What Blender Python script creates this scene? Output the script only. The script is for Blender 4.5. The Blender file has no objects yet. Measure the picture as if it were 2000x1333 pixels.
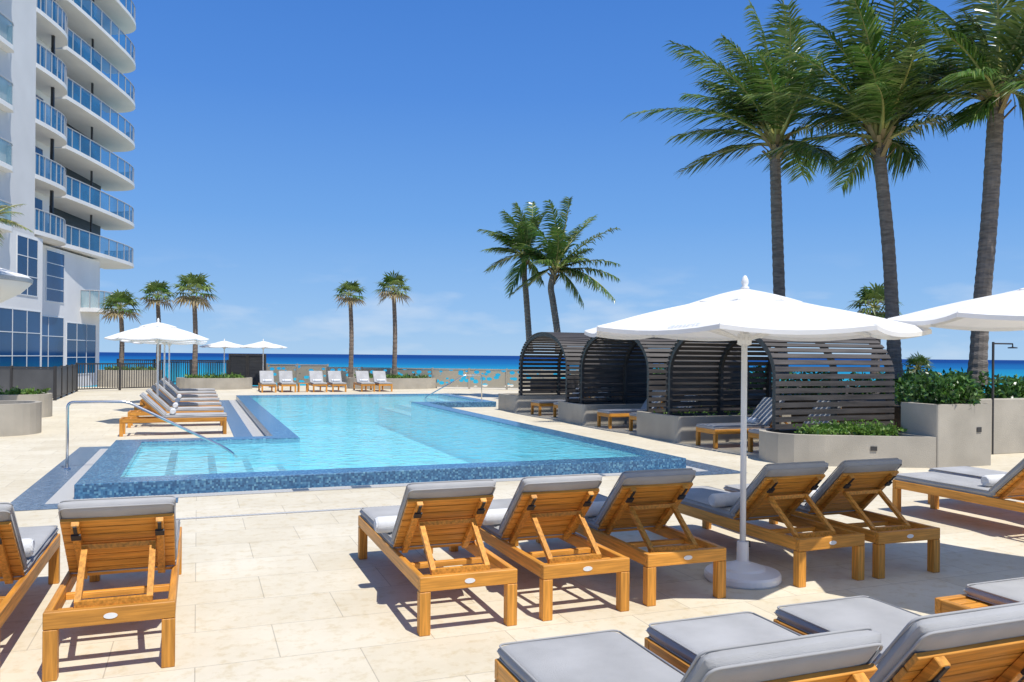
import bpy, bmesh, math, random
from mathutils import Vector, Matrix
random.seed(7)
R=math.radians
C=bpy.context.scene.collection
F=1600.0; H=1.75; RO=0.0087; TH=R(21); CT=math.cos(TH); ST=math.sin(TH)

# ---------- placement helpers ----------
def ray(px,py):
    dx=px-1000; dy=py-695
    return dx+RO*dy, dy-RO*dx
def G(px,py,z=0):
    tx,ty=ray(px,py); Y=F*(H-z)/ty
    return Vector((tx/F*Y,Y,z))
def at(px,py,Y):
    tx,ty=ray(px,py)
    return Vector((tx/F*Y,Y,H-ty/F*Y))
def UV(u,v,z=0): return Vector((u*CT-v*ST,u*ST+v*CT,z))

# ---------- materials ----------
def newmat(name):
    m=bpy.data.materials.new(name); m.use_nodes=True
    nt=m.node_tree; b=nt.nodes['Principled BSDF']
    return m,nt,b
def N(nt,t,**kw):
    n=nt.nodes.new(t)
    for k,v in kw.items(): setattr(n,k,v)
    return n
def mixc(nt,fac,a,b,blend='MIX'):
    n=nt.nodes.new('ShaderNodeMix'); n.data_type='RGBA'; n.blend_type=blend
    for i,s in ((0,fac),(6,a),(7,b)):
        if hasattr(s,'is_linked'): nt.links.new(s,n.inputs[i])
        elif i==0: n.inputs[0].default_value=s
        else: n.inputs[i].default_value=(*s[:3],1)
    return n.outputs[2]
def ramp(nt,fac,stops):
    n=nt.nodes.new('ShaderNodeValToRGB'); nt.links.new(fac,n.inputs[0])
    e=n.color_ramp.elements
    while len(e)<len(stops): e.new(.5)
    for k,(p,c) in enumerate(stops):
        e[k].position=p; e[k].color=(*c,1) if len(c)==3 else c
    return n.outputs[0]
def M(name,col,rough=.6,var=.15,scale=6,bump=0,bscale=60,metal=0,stretch=(1,1,1),trans=0,rnd=0,spec=.5):
    m,nt,b=newmat(name); L=nt.links
    tc=N(nt,'ShaderNodeTexCoord'); mp=N(nt,'ShaderNodeMapping'); mp.inputs['Scale'].default_value=stretch
    L.new(tc.outputs['Object'],mp.inputs[0])
    nz=N(nt,'ShaderNodeTexNoise'); nz.inputs['Scale'].default_value=scale; nz.inputs['Detail'].default_value=5
    L.new(mp.outputs[0],nz.inputs['Vector'])
    lo=tuple(c*(1-var) for c in col); hi=tuple(min(1,c*(1+var)) for c in col)
    c=ramp(nt,nz.outputs[0],[(.3,lo),(.7,hi)])
    if rnd:
        oi=N(nt,'ShaderNodeObjectInfo'); hs=N(nt,'ShaderNodeHueSaturation')
        ma=N(nt,'ShaderNodeMapRange'); ma.inputs[3].default_value=1-rnd; ma.inputs[4].default_value=1+rnd
        L.new(oi.outputs['Random'],ma.inputs[0]); L.new(ma.outputs[0],hs.inputs['Value']); L.new(c,hs.inputs['Color']); c=hs.outputs[0]
    L.new(c,b.inputs['Base Color'])
    b.inputs['Roughness'].default_value=rough; b.inputs['Metallic'].default_value=metal
    b.inputs['Specular IOR Level'].default_value=spec
    if bump:
        n2=N(nt,'ShaderNodeTexNoise'); n2.inputs['Scale'].default_value=bscale; n2.inputs['Detail'].default_value=4
        L.new(mp.outputs[0],n2.inputs['Vector'])
        bp=N(nt,'ShaderNodeBump'); bp.inputs['Strength'].default_value=bump; bp.inputs['Distance'].default_value=.02
        L.new(n2.outputs[0],bp.inputs['Height']); L.new(bp.outputs[0],b.inputs['Normal'])
    if trans:
        t=N(nt,'ShaderNodeBsdfTranslucent'); L.new(c,t.inputs[0])
        mx=N(nt,'ShaderNodeMixShader'); mx.inputs[0].default_value=trans
        out=nt.nodes['Material Output']
        L.new(b.outputs[0],mx.inputs[1]); L.new(t.outputs[0],mx.inputs[2]); L.new(mx.outputs[0],out.inputs[0])
    return m

TK=(.60,.262,.042)
TEAKX=M('teak_cross_grain',TK,.45,.32,7,.12,40,stretch=(.5,9,9),rnd=.18,spec=.35)
TEAKY=M('teak_long_grain',TK,.45,.32,7,.12,40,stretch=(9,.5,9),rnd=.18,spec=.35)
TEAKZ=M('teak_leg_grain',TK,.45,.32,7,.12,40,stretch=(9,9,.5),rnd=.18,spec=.35)
FABRIC=M('grey_cushion_fabric',(.45,.445,.435),.9,.10,4,.5,420,rnd=.05,spec=.12)
PIPING=M('cushion_piping',(.36,.355,.345),.9,.05,5)
TOWEL=M('white_towel',(.80,.80,.79),.95,.04,30,.6,260,spec=.1)
TOWELB=M('towel_stripe',(.20,.26,.36),.95,.05,30)
WHITE=M('white_metal',(.78,.78,.76),.4,.03,4)
CANVAS=M('white_canvas',(.83,.82,.79),.85,.03,3,.15,300,trans=.15,spec=.1)
INK=M('pale_grey_print',(.62,.67,.70),.85,.05,3)
BLACK=M('black_strap',(.02,.02,.022),.6,.1,10)
STEEL=M('stainless_steel',(.62,.62,.62),.22,.05,5,metal=1)
GREYM=M('grey_metal_trim',(.42,.43,.44),.5,.25,60)
DARK=M('dark_bronze_metal',(.040,.037,.035),.45,.2,3,.1,50,rnd=.1)
SLAT=M('weathered_dark_slat',(.070,.061,.055),.6,.4,3,.15,40,stretch=(.5,6,6))
STUCCO=M('beige_stucco',(.425,.385,.315),.9,.13,1.6,.4,90,spec=.2)
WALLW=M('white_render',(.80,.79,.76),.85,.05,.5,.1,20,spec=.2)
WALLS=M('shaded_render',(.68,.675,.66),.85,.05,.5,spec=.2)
SOIL=M('soil',(.06,.045,.03),1,.3,6,.5,30)
TRUNK=M('palm_bark',(.185,.16,.135),.95,.35,5,.9,14,stretch=(1,1,5))
TRUNKP=M('pale_palm_bark',(.22,.17,.13),.95,.35,5,.8,14,stretch=(1,1,5))
LEAF1=M('palm_leaf_green',(.075,.150,.026),.28,.5,1.3,trans=.28)
LEAF2=M('palm_leaf_olive',(.17,.235,.06),.30,.4,1.3,trans=.28)
LEAFD=M('dry_palm_leaf',(.30,.23,.11),.7,.35,1.5,trans=.2)
SHRUB1=M('shrub_leaf_dark',(.035,.095,.018),.32,.5,2.0,trans=.2)
SHRUB2=M('shrub_leaf_light',(.10,.21,.035),.4,.4,2.0,trans=.3)
COVER=M('groundcover_leaf',(.15,.26,.04),.5,.4,3,trans=.3)
PETIOLE=M('palm_petiole',(.31,.31,.09),.5,.3,3)
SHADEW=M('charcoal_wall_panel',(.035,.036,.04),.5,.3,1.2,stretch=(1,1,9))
FPANEL=M('grey_fence_panel',(.085,.085,.085),.5,.2,1.2)
MARK=M('marker_tile',(.10,.13,.18),.4,.2,40)
WGL=M('tinted_blue_glass',(.010,.055,.15),.05,.4,.25,spec=.6)

def deckmat():
    m,nt,b=newmat('limestone_paving'); L=nt.links
    tc=N(nt,'ShaderNodeTexCoord')
    br=N(nt,'ShaderNodeTexBrick'); br.offset=.5; br.squash=1.0
    br.inputs['Scale'].default_value=1; br.inputs['Brick Width'].default_value=.92; br.inputs['Row Height'].default_value=.61
    br.inputs['Mortar Size'].default_value=.0038; br.inputs['Mortar Smooth'].default_value=.3; br.inputs['Bias'].default_value=0
    br.inputs['Color1'].default_value=(.70,.64,.515,1); br.inputs['Color2'].default_value=(.65,.585,.455,1); br.inputs['Mortar'].default_value=(.46,.41,.325,1)
    L.new(tc.outputs['Object'],br.inputs['Vector'])
    n1=N(nt,'ShaderNodeTexNoise'); n1.inputs['Scale'].default_value=1.1; n1.inputs['Detail'].default_value=8; n1.inputs['Roughness'].default_value=.65
    L.new(tc.outputs['Object'],n1.inputs['Vector'])
    v1=ramp(nt,n1.outputs[0],[(.3,(.91,.89,.84)),(.62,(1.03,1.03,1.02))])
    c=mixc(nt,1.0,br.outputs[0],v1,'MULTIPLY')
    n2=N(nt,'ShaderNodeTexNoise'); n2.inputs['Scale'].default_value=9; n2.inputs['Detail'].default_value=9; n2.inputs['Roughness'].default_value=.72
    L.new(tc.outputs['Object'],n2.inputs['Vector'])
    v2=ramp(nt,n2.outputs[0],[(.33,(.78,.68,.48)),(.5,(1,1,1))])
    c=mixc(nt,.55,c,v2,'MULTIPLY')
    n3=N(nt,'ShaderNodeTexNoise'); n3.inputs['Scale'].default_value=.35; n3.inputs['Detail'].default_value=4
    L.new(tc.outputs['Object'],n3.inputs['Vector'])
    c=mixc(nt,.7,c,ramp(nt,n3.outputs[0],[(.35,(.92,.91,.88)),(.6,(1,1,1))]),'MULTIPLY')
    L.new(c,b.inputs['Base Color']); b.inputs['Roughness'].default_value=.65; b.inputs['Specular IOR Level'].default_value=.25
    bp=N(nt,'ShaderNodeBump'); bp.inputs['Strength'].default_value=.12; bp.inputs['Distance'].default_value=.01
    L.new(n2.outputs[0],bp.inputs['Height']); L.new(bp.outputs[0],b.inputs['Normal'])
    return m
def mosaic(name,stops,size=.028):
    m,nt,b=newmat(name); L=nt.links
    tc=N(nt,'ShaderNodeTexCoord')
    ad=N(nt,'ShaderNodeVectorMath',operation='ADD'); ad.inputs[1].default_value=(.0113,.0113,.0113); L.new(tc.outputs['Object'],ad.inputs[0])
    sn=N(nt,'ShaderNodeVectorMath',operation='SNAP'); sn.inputs[1].default_value=(size,)*3; L.new(ad.outputs[0],sn.inputs[0])
    wn=N(nt,'ShaderNodeTexWhiteNoise'); wn.noise_dimensions='3D'; L.new(sn.outputs[0],wn.inputs['Vector'])
    c=ramp(nt,wn.outputs['Value'],stops)
    L.new(c,b.inputs['Base Color']); b.inputs['Roughness'].default_value=.22
    return m
DECK=deckmat()
MOSAIC=mosaic('blue_glass_mosaic',[(0,(.028,.085,.175)),(.4,(.045,.135,.25)),(.8,(.07,.20,.33)),(1,(.15,.32,.42))],.024)
BAND=mosaic('slate_blue_band_tile',[(0,(.07,.12,.19)),(.5,(.11,.17,.25)),(1,(.15,.22,.31))],.04)
POOLF=M('pool_plaster',(.36,.86,.93),.6,.05,1.3)
STEPF=M('pool_step_plaster',(.58,.82,.86),.6,.06,1.3)
def gratemat():
    m,nt,b=newmat('slotted_drain_grate'); L=nt.links
    tc=N(nt,'ShaderNodeTexCoord'); sp=N(nt,'ShaderNodeSeparateXYZ'); L.new(tc.outputs['Object'],sp.inputs[0])
    a=N(nt,'ShaderNodeMath',operation='ADD'); L.new(sp.outputs[0],a.inputs[0]); L.new(sp.outputs[1],a.inputs[1])
    s=N(nt,'ShaderNodeMath',operation='MULTIPLY'); s.inputs[1].default_value=22; L.new(a.outputs[0],s.inputs[0])
    f=N(nt,'ShaderNodeMath',operation='FRACT'); L.new(s.outputs[0],f.inputs[0])
    c=ramp(nt,f.outputs[0],[(.0,(.20,.20,.20)),(.30,(.20,.20,.20)),(.38,(.58,.57,.54)),(1,(.58,.57,.54))])
    L.new(c,b.inputs['Base Color']); b.inputs['Roughness'].default_value=.6
    return m
GRATE=gratemat()
def watermat():
    m,nt,b=newmat('pool_water'); L=nt.links; nt.nodes.remove(b); out=nt.nodes['Material Output']
    tc=N(nt,'ShaderNodeTexCoord')
    n1=N(nt,'ShaderNodeTexNoise'); n1.inputs['Scale'].default_value=3.8; n1.inputs['Detail'].default_value=6; n1.inputs['Distortion'].default_value=.8
    L.new(tc.outputs['Object'],n1.inputs['Vector'])
    bp=N(nt,'ShaderNodeBump'); bp.inputs['Strength'].default_value=.6; bp.inputs['Distance'].default_value=.07; L.new(n1.outputs[0],bp.inputs['Height'])
    tr=N(nt,'ShaderNodeBsdfTransparent'); tr.inputs[0].default_value=(.82,.99,1,1)
    df=N(nt,'ShaderNodeBsdfDiffuse'); L.new(bp.outputs[0],df.inputs['Normal'])
    c=ramp(nt,n1.outputs[0],[(.35,(.19,.65,.77)),(.65,(.33,.79,.87))]); L.new(c,df.inputs[0])
    m1=N(nt,'ShaderNodeMixShader'); m1.inputs[0].default_value=.42
    L.new(tr.outputs[0],m1.inputs[1]); L.new(df.outputs[0],m1.inputs[2])
    gl=N(nt,'ShaderNodeBsdfGlossy'); gl.inputs['Roughness'].default_value=.05; L.new(bp.outputs[0],gl.inputs['Normal'])
    fr=N(nt,'ShaderNodeFresnel'); fr.inputs[0].default_value=1.10; L.new(bp.outputs[0],fr.inputs['Normal'])
    m2=N(nt,'ShaderNodeMixShader'); L.new(fr.outputs[0],m2.inputs[0]); L.new(m1.outputs[0],m2.inputs[1]); L.new(gl.outputs[0],m2.inputs[2])
    L.new(m2.outputs[0],out.inputs[0])
    return m
WATER=watermat()
def seamat():
    m,nt,b=newmat('sea_water'); L=nt.links
    tc=N(nt,'ShaderNodeTexCoord'); sp=N(nt,'ShaderNodeSeparateXYZ'); L.new(tc.outputs['Object'],sp.inputs[0])
    n1=N(nt,'ShaderNodeTexNoise'); n1.inputs['Scale'].default_value=.006; n1.inputs['Detail'].default_value=6; L.new(tc.outputs['Object'],n1.inputs['Vector'])
    a=N(nt,'ShaderNodeMath',operation='MULTIPLY_ADD'); a.inputs[1].default_value=260; L.new(n1.outputs[0],a.inputs[0]); L.new(sp.outputs[1],a.inputs[2])
    mr=N(nt,'ShaderNodeMapRange'); mr.inputs[1].default_value=200; mr.inputs[2].default_value=2200; L.new(a.outputs[0],mr.inputs[0])
    c=ramp(nt,mr.outputs[0],[(0,(.03,.38,.44)),(.16,(.012,.24,.38)),(.34,(.006,.115,.30)),(1,(.003,.045,.19))])
    n2=N(nt,'ShaderNodeTexNoise'); n2.inputs['Scale'].default_value=.25; n2.inputs['Detail'].default_value=6; L.new(tc.outputs['Object'],n2.inputs['Vector'])
    bp=N(nt,'ShaderNodeBump'); bp.inputs['Strength'].default_value=.6; bp.inputs['Distance'].default_value=.5; L.new(n2.outputs[0],bp.inputs['Height'])
    df=N(nt,'ShaderNodeBsdfDiffuse'); L.new(c,df.inputs[0]); L.new(bp.outputs[0],df.inputs[1])
    gl=N(nt,'ShaderNodeBsdfGlossy'); gl.inputs[1].default_value=.35; L.new(bp.outputs[0],gl.inputs['Normal'])
    mx=N(nt,'ShaderNodeMixShader'); mx.inputs[0].default_value=.05
    L.new(df.outputs[0],mx.inputs[1]); L.new(gl.outputs[0],mx.inputs[2]); L.new(mx.outputs[0],nt.nodes['Material Output'].inputs[0])
    return m
SEA=seamat()
def glassmat(name,col,alpha):
    m,nt,b=newmat(name); L=nt.links
    tc=N(nt,'ShaderNodeTexCoord'); nz=N(nt,'ShaderNodeTexNoise'); nz.inputs['Scale'].default_value=.6; L.new(tc.outputs['Object'],nz.inputs['Vector'])
    c=ramp(nt,nz.outputs[0],[(.3,tuple(x*.75 for x in col)),(.7,tuple(x*1.3 for x in col))]); L.new(c,b.inputs['Base Color'])
    b.inputs['Roughness'].default_value=.05; b.inputs['Alpha'].default_value=alpha
    return m
BGLASS=glassmat('blue_balcony_glass',(.035,.20,.40),.66)
GGLASS=glassmat('pale_balcony_glass',(.20,.36,.40),.6)
def perfmat():
    m,nt,b=newmat('leaf_pattern_screen'); L=nt.links
    tc=N(nt,'ShaderNodeTexCoord'); mp=N(nt,'ShaderNodeMapping'); mp.inputs['Scale'].default_value=(2.6,2.6,4.2); mp.inputs['Rotation'].default_value=(0,.5,0); L.new(tc.outputs['Object'],mp.inputs[0])
    vo=N(nt,'ShaderNodeTexVoronoi'); vo.feature='F1'; vo.inputs['Scale'].default_value=1; L.new(mp.outputs[0],vo.inputs['Vector'])
    c=ramp(nt,vo.outputs['Distance'],[(.36,(0,0,0)),(.42,(1,1,1))])
    L.new(c,b.inputs['Alpha']); b.inputs['Base Color'].default_value=(.42,.38,.29,1); b.inputs['Roughness'].default_value=.6
    return m
PERF=perfmat()

# ---------- mesh builder ----------
class MB:
    def __init__(s): s.v=[]; s.f=[]; s.mi=[]; s.cm=0
    def add(s,vs,fs,mat=None):
        o=len(s.v); s.v+= [tuple(x) for x in vs]
        for f in fs: s.f.append(tuple(o+i for i in f)); s.mi.append(s.cm if mat is None else mat)
    def box(s,x0,x1,y0,y1,z0,z1,X=None):
        vs=[Vector(p) for p in ((x0,y0,z0),(x1,y0,z0),(x1,y1,z0),(x0,y1,z0),(x0,y0,z1),(x1,y0,z1),(x1,y1,z1),(x0,y1,z1))]
        if X is not None: vs=[X@p for p in vs]
        s.add(vs,[(3,2,1,0),(4,5,6,7),(0,1,5,4),(1,2,6,5),(2,3,7,6),(3,0,4,7)]); return s
    def bar(s,a,b,w,t,up=(0,0,1)):
        a=Vector(a);b=Vector(b);d=(b-a);l=d.length;d.normalize()
        x=d.cross(Vector(up)); 
        if x.length<1e-4: x=d.cross(Vector((1,0,0)))
        x.normalize(); z=x.cross(d)
        X=Matrix((( x.x,d.x,z.x,a.x),(x.y,d.y,z.y,a.y),(x.z,d.z,z.z,a.z),(0,0,0,1)))
        return s.box(-w/2,w/2,0,l,-t/2,t/2,X)
    def tube(s,pts,r,n=8,cap=True):
        pts=[Vector(p) for p in pts]; rs=r if isinstance(r,(list,tuple)) else [r]*len(pts)
        vs=[];fs=[]; px=None
        for i,p in enumerate(pts):
            d=(pts[min(i+1,len(pts)-1)]-pts[max(i-1,0)]).normalized()
            if px is None:
                px=d.cross(Vector((0,0,1))); 
                if px.length<1e-3: px=Vector((1,0,0))
            px=(px-d*px.dot(d)).normalized(); y=d.cross(px)
            for k in range(n):
                a=2*math.pi*k/n; vs.append(p+(px*math.cos(a)+y*math.sin(a))*rs[i])
        for i in range(len(pts)-1):
            for k in range(n):
                k2=(k+1)%n; fs.append((i*n+k,i*n+k2,(i+1)*n+k2,(i+1)*n+k))
        if cap: fs.append(tuple(range(n-1,-1,-1))); fs.append(tuple((len(pts)-1)*n+k for k in range(n)))
        s.add(vs,fs); return s
    def lathe(s,prof,n=24,c=(0,0,0),a0=0):
        vs=[];fs=[]
        for r,z in prof:
            for k in range(n):
                a=2*math.pi*k/n+a0; vs.append((c[0]+r*math.cos(a),c[1]+r*math.sin(a),c[2]+z))
        for i in range(len(prof)-1):
            for k in range(n):
                k2=(k+1)%n; fs.append((i*n+k,i*n+k2,(i+1)*n+k2,(i+1)*n+k))
        if prof[-1][0]>1e-3: fs.append(tuple((len(prof)-1)*n+k for k in range(n)))
        if prof[0][0]>1e-3: fs.append(tuple(range(n-1,-1,-1)))
        s.add(vs,fs); return s
    def prism(s,poly,z0,z1):
        n=len(poly); vs=[(x,y,z0) for x,y in poly]+[(x,y,z1) for x,y in poly]
        fs=[tuple(range(n-1,-1,-1)),tuple(range(n,2*n))]+[(i,(i+1)%n,n+(i+1)%n,n+i) for i in range(n)]
        s.add(vs,fs); return s
    def ribbon(s,pts,z0,z1,th=0):
        vs=[];fs=[]
        for x,y in pts: vs+= [(x,y,z0),(x,y,z1)]
        for i in range(len(pts)-1): fs.append((2*i,2*i+2,2*i+3,2*i+1))
        s.add(vs,fs); return s
    def build(s,name,mats,parent=None,bevel=0,seg=1,smooth=False,rec=True):
        me=bpy.data.meshes.new(name); me.from_pydata(s.v,[],s.f)
        if not isinstance(mats,(list,tuple)): mats=[mats]
        for m in mats: me.materials.append(m)
        if len(mats)>1: me.polygons.foreach_set('material_index',s.mi)
        if rec or bevel:
            bm=bmesh.new(); bm.from_mesh(me)
            if rec: bmesh.ops.recalc_face_normals(bm,faces=bm.faces)
            if bevel: bmesh.ops.bevel(bm,geom=list(bm.edges),offset=bevel,segments=seg,affect='EDGES',profile=.5)
            bm.to_mesh(me); bm.free()
        if smooth: me.polygons.foreach_set('use_smooth',[True]*len(me.polygons))
        me.update()
        o=bpy.data.objects.new(name,me); C.objects.link(o)
        if parent: o.parent=parent
        return o
def tag(o,label=None,cat=None,group=None,kind=None):
    if label: o['label']=label
    if cat: o['category']=cat
    if group: o['group']=group
    if kind: o['kind']=kind
    return o
def empty(name,label,cat,loc=(0,0,0),rz=0,group=None):
    o=bpy.data.objects.new(name,None); C.objects.link(o); o.location=loc; o.rotation_euler=(0,0,rz); o.empty_display_size=.2
    return tag(o,label,cat,group)
def copy_tree(o,parent=None):
    c=o.copy(); C.objects.link(c)
    if parent: c.parent=parent
    for ch in list(o.children): copy_tree(ch,c)
    return c
def frame(o): o.rotation_euler=(0,0,TH); return o

# ---------- world, sun, camera ----------
scn=bpy.context.scene
w=bpy.data.worlds.new('World'); scn.world=w; w.use_nodes=True
nt=w.node_tree; bg=nt.nodes['Background']
S=Vector((.5,-.62,0)).normalized(); EL=R(66); ST_=.12
sky=nt.nodes.new('ShaderNodeTexSky'); sky.sky_type='NISHITA'; sky.sun_disc=False
sky.sun_elevation=EL; sky.sun_rotation=math.atan2(S.x,S.y); sky.air_density=1.0; sky.dust_density=.2; sky.ozone_density=2.0; sky.altitude=0
tc=nt.nodes.new('ShaderNodeTexCoord'); sp=nt.nodes.new('ShaderNodeSeparateXYZ'); nt.links.new(tc.outputs['Generated'],sp.inputs[0])
grad=ramp(nt,sp.outputs[2],[(0.0,(.37,.60,.88)),(.05,(.275,.515,.875)),(.16,(.155,.385,.83)),(.30,(.085,.27,.745)),(.42,(.058,.215,.665)),(1,(.09,.19,.46))])
mpw=nt.nodes.new('ShaderNodeMapping'); mpw.inputs['Scale'].default_value=(5,5,18); nt.links.new(tc.outputs['Generated'],mpw.inputs[0])
cn=nt.nodes.new('ShaderNodeTexNoise'); cn.inputs['Scale'].default_value=1.7; cn.inputs['Detail'].default_value=8; nt.links.new(mpw.outputs[0],cn.inputs['Vector'])
cm=ramp(nt,cn.outputs[0],[(.50,(0,0,0)),(.72,(1,1,1))]); hm=ramp(nt,sp.outputs[2],[(0,(.4,.4,.4)),(.06,(.4,.4,.4)),(.12,(0,0,0))])
cf=mixc(nt,1.0,cm,hm,'MULTIPLY')
grad=mixc(nt,cf,grad,(.78,.84,.93))
sc_=nt.nodes.new('ShaderNodeVectorMath'); sc_.operation='SCALE'; sc_.inputs[3].default_value=1/ST_; nt.links.new(grad,sc_.inputs[0])
fin=mixc(nt,.92,sky.outputs[0],sc_.outputs[0])
nt.links.new(fin,bg.inputs[0]); bg.inputs[1].default_value=ST_
sun=bpy.data.lights.new('sun','SUN'); sun.energy=4.9; sun.angle=R(.5); sun.color=(1,.96,.89)
so=bpy.data.objects.new('sun',sun); C.objects.link(so)
sd=Vector((S.x*math.cos(EL),S.y*math.cos(EL),math.sin(EL))); so.rotation_euler=(-sd).to_track_quat('-Z','Y').to_euler(); so.location=sd*60
cam=bpy.data.cameras.new('camera'); co=bpy.data.objects.new('camera',cam); C.objects.link(co)
cam.sensor_width=36; cam.lens=36*F/2000; cam.shift_y=28.5/2000; cam.clip_end=60000; cam.clip_start=.05
co.matrix_world=Matrix.Translation((0,0,H))@Matrix.Rotation(math.pi/2,4,'X')@Matrix.Rotation(RO,4,'Z')
scn.camera=co
scn.view_settings.view_transform='Standard'; scn.view_settings.look='None'; scn.view_settings.exposure=0

# ---------- setting ----------
b=MB(); b.add([(-40000,90,-6),(40000,90,-6),(40000,40000,-6),(-40000,40000,-6)],[(0,1,2,3)])
tag(b.build('sea',SEA),kind='structure')
SAND=M('beach_sand',(.50,.43,.32),.95,.12,.3,.3,4)
b=MB(); b.add([(-400,-200,-6.2),(400,-200,-6.2),(400,100,-6.05),(-400,100,-6.05)],[(0,1,2,3)])
tag(b.build('beach',SAND),kind='structure')
us=[-60,-1.1,1.6,6.9,9.3,26]; vs_=[-14,11.1,16.0,26.4,32.0,46]
pool={(1,1),(2,1),(2,2),(2,3),(3,3)}
b=MB()
for i in range(5):
    for j in range(5):
        if (i,j) in pool: continue
        b.add([(us[i],vs_[j],0),(us[i+1],vs_[j],0),(us[i+1],vs_[j+1],0),(us[i],vs_[j+1],0)],[(0,1,2,3)])
b.add([(-60,-14,-6.3),(26,-14,-6.3),(26,46,-6.3),(-60,46,-6.3),(-60,-14,-.002),(26,-14,-.002),(26,46,-.002),(-60,46,-.002)],[(0,1,5,4),(1,2,6,5),(2,3,7,6),(3,0,4,7)])
tag(frame(b.build('deck',DECK,rec=False)),kind='structure')
P=empty('swimming_pool','L shaped swimming pool with raised blue mosaic rim filled with turquoise water','swimming pool',(0,0,0),TH)
b=MB(); T=.18; B_=-1.2
for x0,x1,y0,y1 in ((-1.35,7.1,10.9,11.35),(-1.35,-.9,11.35,15.75),(-1.35,1.8,15.75,16.2),(1.35,1.8,16.2,32.2),(1.8,9.05,31.75,32.2),(9.05,9.5,26.2,32.2),(6.65,9.05,26.2,26.65),(6.65,7.1,11.35,26.2)):
    b.box(x0,x1,y0,y1,B_,T)
b.build('rim_wall',MOSAIC,P,bevel=.006)
b=MB(); x0,x1,y0,y1=1.5,6.65,11.35,31.75
b.add([(x0,y0,-1.0),(x1,y0,-1.0),(x1,y1,-1.0),(x0,y1,-1.0)],[(0,1,2,3)])
for a,c_ in (((6.645,11.36),(6.645,26.6)),((1.805,16.2),(1.805,31.74)),((1.81,31.745),(9.04,31.745)),((1.5,11.355),(6.64,11.355)),((-.89,15.742),(1.805,15.742)),((1.805,15.742),(1.805,16.21)),((-.893,11.36),(-.893,15.74))):
    b.add([(a[0],a[1],-1),(c_[0],c_[1],-1),(c_[0],c_[1],0.09),(a[0],a[1],0.09)],[(0,1,2,3)])
b.build('basin_floor',POOLF,P)
for x0,x1,z in [(-.9,-.3,.02),(-.3,.3,-.10),(.3,.9,-.22),(.9,1.5,-.34)]:
    s=MB().box(x0,x1,11.35,15.74,-1.2,z).build('step',STEPF,P)
    MB().box(x1-.12,x1-.002,11.36,15.73,z+.002,z+.006).build('step_edge_tile',MOSAIC,s)
for x0,x1,z in ((8.45,9.05,.02),(7.85,8.45,-.10),(7.25,7.85,-.22),(6.65,7.25,-.34)):
    s=MB().box(x0,x1,26.65,31.74,-1.2,z).build('step',STEPF,P)
    MB().box(x0+.002,x0+.12,26.66,31.73,z+.002,z+.006).build('step_edge_tile',MOSAIC,s)
b=MB()
for x0,x1,y0,y1 in ((-.9,1.8,11.35,15.75),(1.8,6.65,11.35,31.75),(6.65,9.05,26.65,31.75)):
    b.add([(x0,y0,.165),(x1,y0,.165),(x1,y1,.165),(x0,y1,.165)],[(0,1,2,3)])
tag(frame(b.build('pool_water',WATER,rec=False)),kind='structure')
def sheet(name,rects,z,mat):
    b=MB()
    for x0,x1,y0,y1 in rects: b.add([(x0,y0,z),(x1,y0,z),(x1,y1,z),(x0,y1,z)],[(0,1,2,3)])
    o=frame(b.build(name,mat,rec=False)); tag(o,kind='structure'); return o
sheet('drain_grate_path',[(-1.62,7.35,10.66,10.9),(-1.62,-1.35,10.9,16.45),(-1.35,1.1,16.2,16.45),(1.1,1.35,16.2,32.2),(7.1,7.35,10.9,26.2)],.004,GRATE)
sheet('tile_band_path',[(-2.0,-1.62,10.3,16.85),(-1.62,-.2,10.3,10.66),(-1.62,.72,16.45,16.85),(.72,1.1,16.45,32.2),(7.35,7.8,10.66,25.5),(6.6,7.8,10.3,10.66)],.004,BAND)
sheet('floor_drain_path',[(-.2,3.2,9.25,9.33)],.004,GRATE)
sheet('depth_marker_path',[(1.15,1.35,10.70,10.86),(1.9,2.15,10.70,10.86),(4.6,4.8,10.70,10.86),(5.4,5.6,10.70,10.86)],.008,MARK)

# ---------- loungers ----------
LG=2.1; W=.325
def cushion_mesh(b,w,l,t,X,nx=14,ny=20,ph=0):
    def pt(i,j,sgn):
        s=math.sin((i/nx*2-1)*math.pi/2); q=math.sin((j/ny*2-1)*math.pi/2)
        f=max(0,1-abs(s)**12)**.42*max(0,1-abs(q)**22)**.42
        puff=1+.12*(1-s*s)*(1-q*q)+.04*math.sin(q*9+s*3+ph)*(1-s*s)
        return X@Vector((s*w/2*(1+.008*math.sin(q*7+ph)),q*l/2,sgn*t/2*f*puff))
    for sgn in (1,-1):
        vs=[pt(i,j,sgn) for j in range(ny+1) for i in range(nx+1)]
        fs=[]
        for j in range(ny):
            for i in range(nx):
                a=j*(nx+1)+i; q=(a,a+1,a+nx+2,a+nx+1); fs.append(q if sgn>0 else q[::-1])
        b.add(vs,fs)
def piping_mesh(b,w,l,z,X,r=.005):
    pts=[]; rr=.03
    for cx,cy,a0 in ((w/2-rr,l/2-rr,0),(-w/2+rr,l/2-rr,90),(-w/2+rr,-l/2+rr,180),(w/2-rr,-l/2+rr,270)):
        for k in range(4):
            a=R(a0+k*30); pts.append(X@Vector((cx+rr*math.cos(a),cy+rr*math.sin(a),z)))
    pts.append(pts[0]); b.tube(pts,r,6)
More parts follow.
